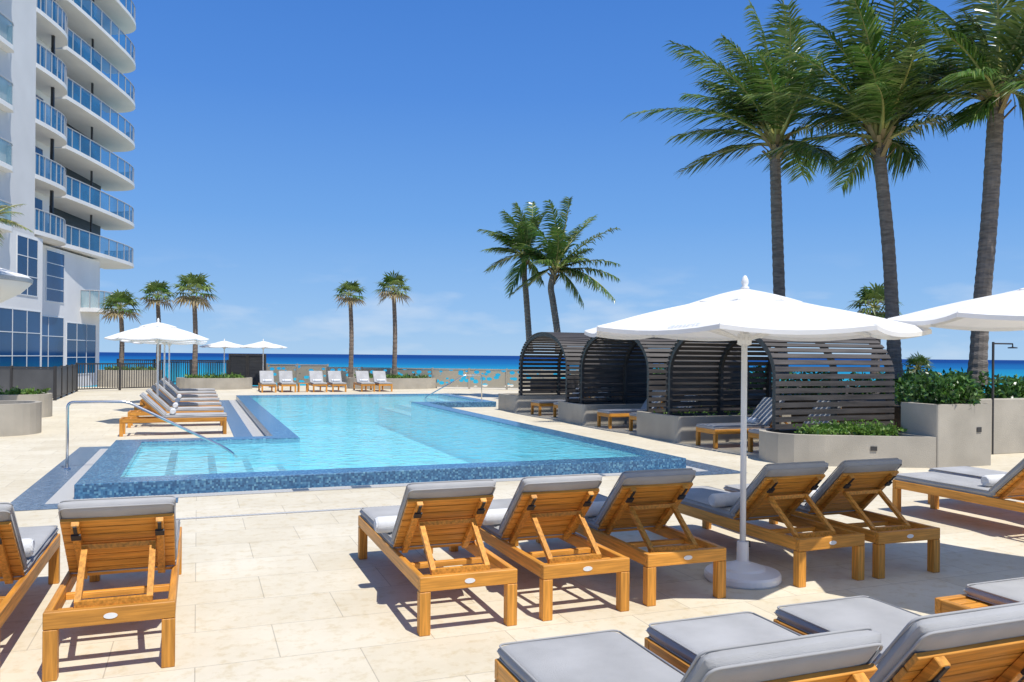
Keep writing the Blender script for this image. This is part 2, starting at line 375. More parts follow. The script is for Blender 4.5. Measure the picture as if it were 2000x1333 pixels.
def make_lounger(BA,ph=0):
    r=empty('sun_lounger','x','sun lounger')
    for sx in (-1,1):
        for y0 in (.0,LG-.07):
            x=sx*(W-.035); MB().box(x-.035,x+.035,y0,y0+.07,0,.272).build('leg',TEAKZ,r,bevel=.004)
        x=sx*(W-.02); MB().box(x-.02,x+.02,.046,LG-.046,.275,.365).build('side_rail',TEAKY,r,bevel=.004)
    e=MB().box(-W,W,0,.045,.274,.366).build('end_rail',TEAKX,r,bevel=.004)
    bd=MB(); n=14; vs=[(.035*math.cos(2*math.pi*k/n),-.003,.32+.016*math.sin(2*math.pi*k/n)) for k in range(n)]
    bd.add(vs+[(x,0.001,z) for x,_,z in vs],[tuple(range(n))]+[(i,(i+1)%n,n+(i+1)%n,n+i) for i in range(n)])
    bd.build('badge',WHITE,e)
    MB().box(-W,W,LG-.045,LG,.274,.366).build('end_rail',TEAKX,r,bevel=.004)
    b=MB(); y=.86
    while y<LG-.1: b.box(-.283,.283,y,y+.062,.335,.356); y+=.075
    b.build('seat_slats',TEAKX,r,bevel=.002)
    for y in (.17,.50): MB().box(-.283,.283,y,y+.045,.29,.325).build('cross_bar',TEAKX,r,bevel=.002)
    D=Vector((0,-math.cos(BA),math.sin(BA))); Nf=Vector((0,math.sin(BA),math.cos(BA))); O=Vector((0,.84,.352))
    X=Matrix(((1,0,0,O.x),(0,D.y,Nf.y,O.y),(0,D.z,Nf.z,O.z),(0,0,0,1)))
    b=MB(); t=.0
    while t<.60: b.box(-.305,.305,t,t+.068,0,.022,X); t+=.0755
    bk=b.build('backrest',TEAKX,r,bevel=.002)
    for sx in (-1,1):
        MB().box(sx*.225-.022,sx*.225+.022,0,.60,-.036,-.001,X).build('stile',TEAKY,bk,bevel=.003)
        MB().box(sx*.225-.026,sx*.225+.026,.47,.52,-.050,-.037,X).box(sx*.225-.01,sx*.225+.01,.521,.60,-.043,-.037,X).build('strap_clip',BLACK,bk)
    b=MB(); p=O+D*.40-Nf*.05
    for sx in (-1,1): b.bar((sx*.185,p.y,p.z),(sx*.185,.195,.345),.034,.03)
    b.bar((-.2,.20,.343),(.2,.20,.343),.04,.034); b.bar((-.2,p.y,p.z),(.2,p.y,p.z),.03,.03)
    b.build('support_strut',TEAKY,r)
    X2=Matrix.Translation((0,1.46,.397))
    b=MB(); cushion_mesh(b,.625,1.30,.080,X2,ph=ph); c=b.build('seat_cushion',FABRIC,r,smooth=True)
    b=MB(); piping_mesh(b,.612,1.288,.028,X2); piping_mesh(b,.612,1.288,-.028,X2); b.build('piping',PIPING,c,smooth=True)
    X3=X@Matrix.Translation((0,.345,.062))
    b=MB(); cushion_mesh(b,.625,.68,.078,X3,ph=ph+1); c=b.build('back_cushion',FABRIC,r,smooth=True)
    b=MB(); piping_mesh(b,.612,.668,.028,X3); piping_mesh(b,.612,.668,-.028,X3); b.build('piping',PIPING,c,smooth=True)
    return r
protos={'low':make_lounger(R(44)),'high':make_lounger(R(52),2.5)}; used={'low':False,'high':False}
def make_towel():
    r=empty('rolled_towel','x','towel')
    b=MB(); n=20
    b.lathe([(0,-.2),(.03,-.2),(.045,-.197),(.057,-.185),(.06,-.17),(.06,.17),(.057,.185),(.045,.197),(.03,.2),(0,.2)],n)
    b.build('roll',TOWEL,r,smooth=True)
    for s in (-1,1):
        pts=[((.008+.044*k/30)*math.cos(k*.6),(.008+.044*k/30)*math.sin(k*.6),s*.197) for k in range(31)]
        MB().tube(pts,.005,5).build('spiral_edge',TOWEL,r)
    MB().lathe([(.0605,.10),(.0612,.104),(.0612,.116),(.0605,.12)],n).build('stripe',TOWELB,r)
    return r
tproto=make_towel(); tused=[False]
def place(p,ang,label,group,towel=None,tx=-.1,cush=0,kind='low'):
    o=copy_tree(protos[kind]) if used[kind] else protos[kind]
    used[kind]=True
    o.location=(p[0],p[1],0); o.rotation_euler=(0,0,ang); tag(o,label,None,group)
    if towel:
        t=copy_tree(tproto) if tused[0] else tproto
        tused[0]=True
        c,s=math.cos(ang),math.sin(ang); y=1.02
        t.location=(p[0]+tx*c-y*s,p[1]+tx*s+y*c,.498); t.rotation_euler=(0,math.pi/2,ang); tag(t,towel,None,'rolled white towels left on the loungers')
    if cush:
        for ch in o.children:
            if ch.name.startswith('seat_cushion'): ch.location=(cush,-.03,0)
    return o
AV=TH
gA='grey cushioned teak loungers in the row before the pool'
ordn=['leftmost','second from the left','third, left of the umbrella pole','fourth, right of the umbrella pole','rightmost']
for k,(px,py) in enumerate(((917,1233),(1147,1204),(1343,1177),(1626,1141),(1777,1125))):
    place(G(px,py),AV+R((0,.6,-.8,.7,-.5)[k]),f'teak lounger seen from behind, {ordn[k]} of five before the pool',gA,f'rolled white towel on the {["leftmost","second","third","fourth","fifth"][k]} of five loungers before the pool',-.20)
ft=G(1752,1000)+UV(.29,0); hd=ft-UV(0,2.06)
place(hd,AV,'teak lounger at the right edge, foot pointing to the pool, nearer of that pair','teak loungers cut by the right edge','rolled towel with grey stripe on the lounger at the right edge',0)
place(hd+UV(.82,.25),AV,'teak lounger at the right edge, farther of that pair','teak loungers cut by the right edge')
gL='teak loungers at the lower left corner'
pa=G(215,1318)
place(pa,AV,'teak lounger with slatted back, whole one at lower left of the deck',gL)
place(pa-UV(.86,-.03),AV,'teak lounger cut by the left edge of the view',gL,'rolled towel on the lounger cut by the left edge',.12)
gM='teak loungers nearest the viewer at lower right'
f1=G(972,1250,.45)+UV(.31,0)
for k in range(3):
    ff=f1+UV(.792*k,.02*k); lab=['leftmost','middle','third from the left'][k]
    place(ff-UV(0,2.1),AV,f'teak lounger at the lower right front, {lab} of the nearest row',gM,f'rolled towel on the {["leftmost","middle","third"][k]} lounger of the nearest row' if k<2 else None,.0,kind='high')
ff=G(1826,1166,.37)+UV(.32,0)
place(ff-UV(0,2.1),AV,'teak lounger at the right edge with its cushion pushed aside from bare slats',gM,cush=.19,kind='high')
gR='teak loungers in a row along the left side of the pool'
nm=['nearest','second nearest','third nearest','fourth','fifth','sixth','farthest']
for k,v in enumerate((19.05,21.2,23.3,25.5,27.7,29.9,32.1)):
    p=UV(-1.5,v); place(p,TH-math.pi/2,f'teak lounger facing the left pool side, {nm[k]} of seven in that row',gR,f'rolled towel on the {nm[k]} lounger of the row left of the pool' if k<4 else None,.1)
gF='loungers in pairs at the far end of the pool'
for k,u in enumerate((3.0,3.86,5.25,6.12,7.45,8.28)):
    p=UV(u,40.2); place(p,TH+math.pi,f'far lounger facing the viewer beyond the pool, {["first","second","third","fourth","fifth","sixth"][k]} from the left',gF,f'white towel on the {["first","second","third","fourth","fifth","sixth"][k]} far lounger from the left',0,kind='high')
gB='teak loungers under the slatted cabanas'
for k,(u,v,l) in enumerate(((11.35,13.55,'left one of the pair under the nearest cabana'),(11.65,12.3,'right one under the nearest cabana, behind the curved planter'),(11.4,17.95,'left one of the pair under the middle cabana'),(11.6,16.7,'right one of the pair under the middle cabana'),(11.4,22.3,'left one of the pair under the farthest cabana'),(11.6,21.1,'right one of the pair under the farthest cabana'))):
    place(UV(u,v),TH+math.pi/2,'teak lounger with grey cushion, '+l,gB,'rolled towel on the left lounger of the nearest cabana' if k==0 else None,0,kind='high')
def side_table(p,rz,label):
    r=empty('side_table',label,'side table',p,rz)
    b=MB()
    for k in range(6): b.box(-.22,.22,-.22+k*.075,-.22+k*.075+.065,.38,.40)
    b.build('table_top',TEAKX,r)
    for sx in (-1,1):
        for sy in (-1,1): MB().box(sx*.19-.025,sx*.19+.025,sy*.19-.025,sy*.19+.025,0,.378).build('leg',TEAKZ,r)
side_table(UV(4.52,38.5),TH,'small teak side table between far loungers beyond the pool')

# ---------- umbrellas ----------
def umbrella(p,label,group,r=1.3,rim=1.97,top=2.28,rz=R(22.5),base=True,logo=False):
    o=empty('patio_umbrella',label,'umbrella',p,rz,group)
    n=8
    def pt(a,rr,z):return Vector((rr*math.cos(a),rr*math.sin(a),z))
    def cpt(j,q,t,r0,r1,z0,z1,sag):
        rr=r0+(r1-r0)*t; z=z0+(z1-z0)*t
        c=pt(2*math.pi*j/n,rr,z).lerp(pt(2*math.pi*(j+1)/n,rr,z),q); s4=4*q*(1-q)
        c.z+=-sag*s4*t*rr/r1*.5 + sag*.25*math.sin(math.pi*t); c.x*=1-.03*s4*t; c.y*=1-.03*s4*t
        return c
    def canopy(r0,r1,z0,z1,sag,sub=6,rg=6):
        vs=[];fs=[]; m=n*sub
        for i in range(rg+1):
            for k in range(m): vs.append(cpt(k//sub,(k%sub)/sub,i/rg,r0,r1,z0,z1,sag))
        for i in range(rg):
            for k in range(m):
                k2=(k+1)%m; fs.append((i*m+k,i*m+k2,(i+1)*m+k2,(i+1)*m+k))
        o0=len(vs)
        for k in range(m): vs.append(vs[rg*m+k]+Vector((0,0,-.03)))
        for k in range(m): k2=(k+1)%m; fs.append((rg*m+k,rg*m+k2,o0+k2,o0+k))
        return vs,fs
    b=MB(); b.add(*canopy(.28,r,top-.07,rim,.07)); cn=b.build('canopy',CANVAS,o,rec=False)
    b=MB(); b.add(*canopy(.03,.43,top+.02,top-.085,.03,6,4)); b.build('vent_cap',CANVAS,cn,rec=False)
    b=MB()
    for k in range(n):
        a=2*math.pi*k/n; b.tube([pt(a,r*.995,rim+.002),pt(a,.03,top-.0)],.005,4)
    b.build('seam',CANVAS,cn)
    if logo:
        cu=bpy.data.curves.new('print','FONT'); cu.body='amrit'; cu.size=1; cu.resolution_u=3
        to=bpy.data.objects.new('print_src',cu); C.objects.link(to); dg=bpy.context.evaluated_depsgraph_get(); dg.update()
        me=bpy.data.meshes.new_from_object(to.evaluated_get(dg)); bpy.data.objects.remove(to)
        bm=bmesh.new(); bm.from_mesh(me); bmesh.ops.triangulate(bm,faces=bm.faces); bmesh.ops.subdivide_edges(bm,edges=bm.edges,cuts=1,use_grid_fill=True)
        w_=max(v.co.x for v in bm.verts)
        for v in bm.verts:
            q=.56+.27*v.co.x/w_; t=.965-.10*v.co.y/.75
            v.co=cpt(4,q,t,.28,r,top-.07,rim,.07)+Vector((0,0,.006))
        bm.to_mesh(me); bm.free(); me.materials.clear(); me.materials.append(INK)
        to=bpy.data.objects.new('printed_name',me); C.objects.link(to); to.parent=cn
    MB().lathe([(.0,.115),(.012,.11),(.026,.08),(.03,.055),(.02,.03),(.034,.02),(.034,0),(.0,0)],14,(0,0,top+.015)).build('finial',WHITE,o,smooth=True)
    MB().lathe([(.024,.0),(.024,top)],14).build('pole',WHITE,o,smooth=True)
    MB().lathe([(.03,rim-.12),(.055,rim-.11),(.055,rim-.03),(.03,rim-.02)],12).build('hub',WHITE,o)
    for k in range(n):
        a=2*math.pi*k/n
        MB().bar(pt(a,.04,top-.035),pt(a,r*.98,rim-.022),.018,.024).build('rib',WHITE,o)
        MB().bar(pt(a,.05,rim-.07),pt(a,r*.5,rim+(top-rim)*.5-.03),.014,.018).build('strut',WHITE,o)
    if base:
        MB().lathe([(.285,0),(.295,.015),(.295,.05),(.285,.068),(.18,.088),(.165,.105),(.07,.135),(.047,.15),(.045,.30),(.0,.30)],40).build('base',WHITE,o)
        MB().box(.025,.065,-.012,.012,.25,.30).build('clamp_knob',BLACK,o)
    return o
gU='white patio umbrellas'
bp_=G(1450,1132)
umbrella(bp_,'large white umbrella on a round base among the front loungers',gU,1.32,1.965,2.27,logo=True)
ur=at(2125,640,5.9)
umbrella((ur.x,ur.y,0),'white umbrella whose canopy enters at the right edge',gU,1.32,2.06,2.36)
for k,(v,l) in enumerate(((22.2,'nearest white umbrella of the three along the left pool side'),(26.6,'middle white umbrella of the three along the left pool side'),(31.0,'farthest white umbrella of the three along the left pool side'))):
    umbrella(UV(-.92,v),l,gU,1.2,2.1,2.48)
for px,l in ((438,'far white umbrella near the dark gate, left one of two'),(514,'far white umbrella near the dark gate, right one of two')):
    q=at(px,700,42); umbrella((q.x,q.y,0),l,gU,1.2,2.08,2.36)

# ---------- handrails ----------
def arc(pts,rad,n=5):
    out=[Vector(pts[0])]
    for i in range(1,len(pts)-1):
        p=Vector(pts[i]);a=(Vector(pts[i-1])-p).normalized();c=(Vector(pts[i+1])-p).normalized()
        s=p+a*rad;e=p+c*rad
        for k in range(n+1):
            t=k/n; out.append(s*(1-t)**2+p*2*t*(1-t)+e*t*t)
    out.append(Vector(pts[-1])); return out
def handrail(pts,label,foot):
    o=empty('pool_handrail',label,'handrail',(0,0,0),TH)
    MB().tube(arc(pts,.09),.021,10).build('tube',STEEL,o,smooth=True)
    MB().lathe([(.055,0.004),(.055,.012),(.03,.03),(.024,.03)],14,foot).build('flange',STEEL,o)
handrail([(-1.8,13.75,0),(-1.8,13.75,1.0),(-1.0,13.75,1.0),(.45,13.65,.24),(.60,13.65,.10)],'stainless steel handrail leading into the shallow front steps of the pool',(-1.8,13.75,0))
handrail([(10.0,29.2,0),(10.0,29.2,1.0),(9.3,29.2,1.0),(7.9,29.2,.24),(7.75,29.2,.1)],'stainless steel handrail at the far right pool steps',(10.0,29.2,0))

# ---------- planters, cabanas ----------
def rrect(x0,x1,y0,y1,r,n=6):
    out=[]
    for cx,cy,a0 in ((x1-r,y1-r,0),(x0+r,y1-r,90),(x0+r,y0+r,180),(x1-r,y0+r,270)):
        for k in range(n+1):
            a=R(a0+90*k/n); out.append((cx+r*math.cos(a),cy+r*math.sin(a)))
    return out
def inset(poly,d):
    n=len(poly); out=[]
    for i in range(n):
        a=Vector(poly[i-1]);b_=Vector(poly[i]);c=Vector(poly[(i+1)%n])
        t=(c-a).normalized(); nn=Vector((-t.y,t.x)); out.append((b_.x+nn.x*d,b_.y+nn.y*d))
    return out
def planter(poly,h,label,loc=(0,0,0),rz=TH,wall=.12):
    o=empty('planter',label,'planter',loc,rz)
    n=len(poly); inn=inset(poly,wall); b=MB()
    vs=[(x,y,0) for x,y in poly]+[(x,y,h) for x,y in poly]+[(x,y,h) for x,y in inn]+[(x,y,h-.12) for x,y in inn]; fs=[]
    for i in range(n):
        j=(i+1)%n
        fs+=[(i,j,n+j,n+i),(n+i,n+j,2*n+j,2*n+i),(2*n+i,2*n+j,3*n+j,3*n+i)]
    b.add(vs,fs); b.build('wall',STUCCO,o)
    MB().prism(inn,h-.2,h-.08).build('soil',SOIL,o)
    return o
def leaf_cloud(b,c,s,n,size,shape='ell',mats=2,up=.4):
    for _ in range(n):
        while True:
            p=Vector((random.uniform(-1,1),random.uniform(-1,1),random.uniform(-1,1)))
            if shape=='box' or p.length<1: break
        if shape=='ell' and p.length<.55 and random.random()<.6: p=p.normalized()*random.uniform(.7,1)
        q=Vector((c[0]+p.x*s[0],c[1]+p.y*s[1],c[2]+p.z*s[2]))
        d=Vector((random.gauss(0,1),random.gauss(0,1),random.gauss(up,1))).normalized()
        e=d.cross(Vector((random.gauss(0,1),random.gauss(0,1),random.gauss(0,1)))).normalized()
        l=size*random.uniform(.6,1.3); ww=l*.5
        b.add([q,q+d*l*.5+e*ww*.5,q+d*l,q+d*l*.5-e*ww*.5],[(0,1,2,3)],0 if random.random()<.6 else mats-1)
planter(rrect(9.1,12.0,23.4,25.0,.12),.52,'low stucco planter under the far wall of the farthest cabana')
planter(rrect(9.1,12.0,18.65,20.3,.12),.52,'low stucco planter between the farthest and the middle cabana')
planter(rrect(9.1,12.0,14.3,16.05,.12),.54,'low stucco planter between the middle and the nearest cabana')
poly=[(11.09,9.84),(11.09,12.0),(9.5,12.0)]+[(9.5+.55*math.cos(R(a)),11.3+.65*math.sin(R(a))) for a in (100,125,150,175,200,225,248)]+[(9.5,10.57)]
lowp=planter(poly,.50,'curved low stucco planter in front of the nearest cabana')
sc=MB().box(-.05,.05,-.012,.0,-.035,.035).build('socket_cover',DARK,lowp)
sc.location=(10.2,10.245,.30); sc.rotation_euler=(0,0,math.atan2(9.84-10.57,11.09-9.5))
tallp=planter(rrect(11.1,12.3,9.82,10.58,.03,2),1.02,'tall stucco planter block with hedge beside the outdoor shower')
MB().box(11.95,12.05,9.806,9.818,.56,.64).build('socket_cover',DARK,tallp)
o=MB().box(12.36,20,10.95,11.2,0,1.02).build('garden_wall',STUCCO,bevel=.01); frame(o); tag(o,'long beige garden wall behind the outdoor shower','wall')
o=MB().box(12.3,20,11.25,30,0,.85).build('planting_bed',SOIL); frame(o); tag(o,kind='structure')

def arch_pts(hw,zb,zs,zt,n=14):
    pts=[(-hw,zb),(-hw,zs)]
    for k in range(1,n*2):
        a=math.pi-math.pi*k/(2*n); ca,sa=math.cos(a),math.sin(a)
        pts.append((hw*math.copysign(abs(ca)**.95,ca),zs+(zt-zs)*sa**.95))
    pts+=[(hw,zs),(hw,zb)]; return pts
def resample(pts,step):
    out=[];acc=0;nxt=step*.5
    for i in range(len(pts)-1):
        a=Vector(pts[i]);b_=Vector(pts[i+1]);l=(b_-a).length;d=(b_-a)/l
        while nxt<=acc+l: out.append((a+d*(nxt-acc),d)); nxt+=step
        acc+=l
    return out
def cabana(vc,hw,label):
    o=empty('slatted_cabana',label,'cabana',UV(9.35,vc),TH,'dark slatted arched cabanas beside the pool')
    prof=arch_pts(hw,.50,1.40,2.42)
    L=2.55
    b=MB()
    for p,d in resample(prof,.124):
        nrm=Vector((-d.y,d.x)); X=Matrix(((1,0,0,0),(0,d.x,nrm.x,p.x),(0,d.y,nrm.y,p.y),(0,0,0,1)))
        b.box(-.06,L+.06,-.043,.043,.002,.022,X)
    b.build('slats',SLAT,o)
    for x in (0,L/2,L):
        b=MB(); vs=[];fs=[]
        n=len(prof)
        for i,(y,z) in enumerate(prof):
            d=(Vector(prof[min(i+1,n-1)])-Vector(prof[max(i-1,0)])).normalized(); nr=Vector((-d.y,d.x))
            for xx in (-.035,.035):
                for q in (0,-.10): vs.append((x+xx,y+nr.x*q,z+nr.y*q))
        for i in range(n-1):
            a=i*4;c=a+4
            for p,q in ((0,1),(1,3),(3,2),(2,0)): fs.append((a+p,a+q,c+q,c+p))
        fs.append((0,1,3,2)); fs.append(tuple(4*(n-1)+k for k in (2,3,1,0)))
        b.add(vs,fs); b.build('rib',DARK,o)
    for y in (-hw+.07,hw-.07): MB().box(-.06,L+.06,y-.05,y+.05,.455,.498).build('sill_beam',DARK,o)
    return o
cabana(13.3,1.75,'nearest dark slatted arched cabana behind the curved planter')
cabana(17.55,1.75,'middle dark slatted arched cabana of the three')
cabana(21.85,1.75,'farthest dark slatted arched cabana of the three')

# outdoor shower
sp=G(1938,888)
o=empty('outdoor_shower','slim dark outdoor shower post with overhead arm by the tall planter','shower',(sp.x,sp.y,0))
MB().tube([(0,0,0),(0,0,2.08)],.022,10).build('post',DARK,o)
MB().tube([(0,0,2.05),(.42,.1,2.05),(.42,.1,1.99)],.014,8).build('arm',DARK,o)
MB().lathe([(.0,0),(.08,0),(.08,.02),(.0,.03)],16,(.42,.1,1.965)).build('shower_head',DARK,o)

def hedge(rects,label,n,size=.11,name='hedge',cat='hedge'):
    b=MB()
    for (u0,u1,v0,v1,z0,z1) in rects:
        m=max(3,int((u1-u0)*(v1-v0)*3))
        for k in range(m):
            c=(random.uniform(u0,u1),random.uniform(v0,v1),random.uniform(z0,z0+(z1-z0)*.55))
            rr=random.uniform(.22,.42)
            leaf_cloud(b,c,(rr,rr,min(rr*1.1,z1-c[2]+random.uniform(0,.12))),n,size)
    o=empty(name,label,cat,(0,0,0),TH); b.build('foliage',[SHRUB1,SHRUB2],o,rec=False)
    b=MB()
    for (u0,u1,v0,v1,z0,z1) in rects:
        for k in range(4):
            x=random.uniform(u0,u1);y=random.uniform(v0,v1); b.tube([(x,y,z0-.35),(x+.05,y,z0+.2)],.012,5)
    b.build('stems',TRUNK,o)
hedge([(11.25,12.1,9.98,10.42,1.08,1.40),(11.3,12.1,10.3,10.5,1.1,1.50),(11.5,12.2,10.1,10.5,1.1,1.45)],'glossy green hedge growing out of the tall stucco planter',330,.10)
hedge([(12.4,18.5,11.45,12.4,.95,1.40)],'long green hedge above the garden wall at the right edge',280)
hedge([(12.9,17.5,14.5,16.5,.9,1.4),(12.9,16.0,18,19.5,.9,1.45)],'dark shrubs seen behind the slatted cabanas',150,.13)
hedge([(13,16,22,24,.9,1.5),(13,15,26,28,.9,1.4)],'dark shrubs behind the farthest cabana',110,.15)
def cover(rects,label,n,size=.12,loc=(0,0,0),rz=TH,h=.5,hh=.09):
    b=MB()
    for (x0,x1,y0,y1) in rects:
        for _ in range(n):
            p=(random.uniform(x0,x1),random.uniform(y0,y1),h+random.uniform(0,hh))
            if random.random()<.08:
                a=random.uniform(0,6.28); l=random.uniform(.12,.3); q=Vector(p); d=Vector((math.cos(a)*.6,math.sin(a)*.6,.55)).normalized()
                for k in range(6):
                    leaf_cloud(b,q+d*l*k/5,(.02,.02,.02),2,size*.6,'box')
            else: leaf_cloud(b,p,(.07,.07,.05),3,size)
    o=b.build('groundcover',[COVER,SHRUB2],rec=False); o.location=loc; o.rotation_euler=(0,0,rz); tag(o,label,'plants',kind='stuff'); return o
cover([(9.55,10.95,10.75,11.45),(10.3,10.95,10.45,10.75)],'low leafy groundcover in the curved planter',260,.10,h=.46)
cover([(9.3,11.8,14.5,15.9)],'low leafy groundcover in the middle planter',150,.10,h=.44,hh=.05)

# ---------- far planters, fences ----------
def ell(a,b_,n=28): return [(a*math.cos(2*math.pi*k/n),b_*math.sin(2*math.pi*k/n)) for k in range(n)]
def oval_planter(px,Y,a,b_,h,label,cov=None):
    p=at(px,700,Y); planter(ell(a,b_),h,label,(p.x,p.y,0),TH)
    if cov: cover([(-a*.75,a*.75,-b_*.62,b_*.62)],cov,int(140*a),.14,(p.x,p.y,0),TH,h-.05,.12)
oval_planter(768,42.6,2.35,1.3,.55,'oval stucco planter with two fan palms beyond the pool','groundcover under the two far fan palms')
oval_planter(420,40,1.75,1.1,.55,'oval stucco planter left of the dark gate','groundcover in the oval planter left of the gate')
oval_planter(255,42,1.5,1.0,.85,'tall oval stucco planter behind the picket fence','groundcover in the planter behind the picket fence')
p=G(20,818); planter(ell(.75,.75),.62,'round stucco planter with green plants at the left edge',(p.x-.1,p.y+.6,0),0); cover([(-.45,.45,-.45,.45)],'groundcover in the round planter at the left edge',160,.12,(p.x-.1,p.y+.6,0),0,.56,.12)
p=G(0,852); planter(ell(.8,.8),.66,'round stucco planter cut by the left edge',(p.x-.35,p.y+.5,0),0)

def fence_run(a,b_,h,label,picket=True,mat=DARK,pm=None,cat='fence'):
    a=Vector(a);b_=Vector(b_);L=(b_-a).length; rz=math.atan2(b_.y-a.y,b_.x-a.x)
    o=empty('metal_fence',label,cat,(a.x,a.y,0),rz)
    n=max(1,round(L/2.0))
    for k in range(n+1):
        x=L*k/n; MB().box(x-.04,x+.04,-.04,.04,0,h+.03).build('post',mat,o)
    for z0,z1 in ((h-.06,h),(.08,.13)): MB().box(.04,L-.04,-.02,.02,z0,z1).build('rail',mat,o)
    if picket:
        b=MB(); x=.12
        while x<L-.05: b.box(x-.014,x+.014,-.012,.012,.132,h-.062); x+=.115
        b.build('pickets',mat,o)
    else:
        MB().box(.042,L-.042,-.006,.006,.135,h-.065).build('panel',pm,o)
    return o
q=lambda px,Y:(at(px,700,Y).x,Y)
fence_run(q(150,36.0),q(312,39.2),1.25,'dark picket fence left of the pool, nearer run')
fence_run(q(230,46),q(445,46),1.35,'dark picket fence behind the fan palms')
fence_run(q(312,41.5),q(447,43.6),1.30,'dark picket fence beside the gate')
fence_run(q(-60,30),q(108,29.3),1.2,'solid dark fence panel at the left edge',False,DARK,FPANEL)
fence_run(q(108,29.3),q(150,36),1.2,'solid dark fence return at the left edge',False,DARK,FPANEL)
g=empty('gate','tall dark double gate at the far side of the terrace','gate',(q(447,43.6)[0],43.6,0),0)
gw=q(520,43.6)[0]-q(447,43.6)[0]
for k in range(2):
    x0=gw/2*k
    MB().box(x0,x0+.08,-.04,.04,0,1.72).box(x0+gw/2-.08,x0+gw/2-.005,-.04,.04,0,1.72).box(x0+.08,x0+gw/2-.08,-.04,.04,1.62,1.72).build('gate_frame',DARK,g)
    MB().box(x0+.082,x0+gw/2-.082,-.01,.01,.05,1.618).build('gate_panel',SHADEW,g)
fence_run(q(522,47),q(640,46.5),1.15,'pale leaf pattern screen fence right of the gate',False,STUCCO,PERF)
fence_run(q(640,44.5),q(990,42.0),1.05,'long pale leaf pattern screen fence beyond the far loungers',False,STUCCO,PERF)
fence_run(q(990,42.0),q(1200,40),1.05,'pale leaf pattern screen fence behind the farthest cabana',False,STUCCO,PERF)

# ---------- palms ----------
WIND=Vector((-1,.15,.05))
def frond(b,c,tip,wind,nl=38,ll=.62,w=.03,arch=.22,pr=.032):
    c=Vector(c);tip=Vector(tip); d0=tip-c; L=d0.length
    ctrl=c+d0*.45+Vector((0,0,L*arch))-wind*L*.10
    pts=[]
    for k in range(13):
        t=k/12; pts.append(c*(1-t)**2+ctrl*2*t*(1-t)+tip*t*t)
    b.cm=2; b.tube(pts,[pr*(1-k/12)**1.3+.005 for k in range(13)],5,False)
    mi0=0 if random.random()<.7 else 1
    for k in range(nl):
        t=.17+.83*(k+random.random()*.5)/nl
        p=c*(1-t)**2+ctrl*2*t*(1-t)+tip*t*t; d=((ctrl-c)*(1-t)+(tip-ctrl)*t).normalized()
        s=d.cross(Vector((0,0,1))); 
        if s.length<.05: s=Vector((0,1,0))
        s.normalize(); upv=s.cross(d)
        prof=min(1,.45+1.6*t)*(1-max(0,t-.55)/.45*.6)
        for side in (-1,1):
            l=ll*prof*random.uniform(.82,1.12)
            dr=(s*side*.8+d*random.uniform(.5,.8)+upv*random.uniform(.05,.2)+wind*.32+Vector((0,0,-.2))+Vector((random.gauss(0,.07),random.gauss(0,.07),random.gauss(0,.07)))).normalized()
            wv=dr.cross(upv+Vector((random.gauss(0,.45),random.gauss(0,.45),0))); 
            if wv.length<.05: wv=Vector((0,0,1))
            wv.normalize(); ww=w*(.7+.3*prof)
            m1=p+dr*l*.5+Vector((0,0,-.03*l)); e=p+dr*l+Vector((0,0,-.30*l))+wind*.08*l
            mi=mi0 if random.random()<.75 else 1-mi0
            b.add([p-wv*ww*.4,p+wv*ww*.4,m1+wv*ww*.5,m1-wv*ww*.5,e],[(0,1,2,3),(3,2,4)],mi)
def trunk_mesh(pts,r0,r1,name,parent,mat=TRUNK,rings=40):
    pts=[Vector(p) for p in pts]; n=rings*2; path=[];rad=[]
    m=len(pts)-1
    for k in range(n+1):
        t=k/n*m; i=min(int(t),m-1); f=t-i
        p0=pts[max(i-1,0)];p1=pts[i];p2=pts[i+1];p3=pts[min(i+2,m)]
        p=.5*((2*p1)+(-p0+p2)*f+(2*p0-5*p1+4*p2-p3)*f*f+(-p0+3*p1-3*p2+p3)*f**3)
        path.append(p); s=k/n
        rr=r0+(r1-r0)*s+ (.3*r0*max(0,1-s*9)); rad.append(rr*(1.035 if k%2 else .975)*random.uniform(.985,1.015))
    return MB().tube(path,rad,12).build(name,mat,parent,smooth=False)
def coconut(trunk_px,Y,crown_px,tips,r0,r1,label,group,nl=38,ll=.62,extra=8,w=.03,dep=1.6,L0=2.0,L1=2.9,pr=.04):
    base=at(*trunk_px[0],Y); o=empty('coconut_palm',label,'palm tree',base,0,group)
    rel=lambda p:Vector(p)-base
    tp=[rel(at(x,y,Y)) for x,y in trunk_px]; c=rel(at(*crown_px,Y))
    trunk_mesh(tp+[c],r0,r1,'trunk',o)
    b=MB()
    for (x,y) in tips:
        t=rel(at(x,y,Y)); L=(t-c).length; t.y+=random.uniform(-dep,dep)*min(1,.5+L/4)
        frond(b,c+Vector((random.gauss(0,.06),random.gauss(0,.06),random.uniform(-.1,.2))),t,WIND,nl,ll,w,pr=pr)
    for k in range(extra):
        a=k*2.4+random.uniform(-.4,.4); e=random.uniform(-.25,1.0); L=random.uniform(L0,L1)
        t=c+Vector((math.cos(a)*math.cos(e)*.8-.2,math.sin(a)*math.cos(e)*1.1,math.sin(e)))*L
        frond(b,c,t,WIND,nl,ll,w,pr=pr)
    b.build('crown',[LEAF1,LEAF2,PETIOLE],o,rec=False)
    b=MB(); kk=ll/.75
    for k in range(18):
        a=k*2.4; d=Vector((math.cos(a),math.sin(a),random.uniform(.8,1.6))).normalized(); s=c+Vector((0,0,-.55+.03*k)); b.bar(s,s+d*random.uniform(.35,.6)*kk,.08*kk,.02)
    b.build('leaf_bases',LEAFD,o)
gP='tall coconut palms behind the cabanas'
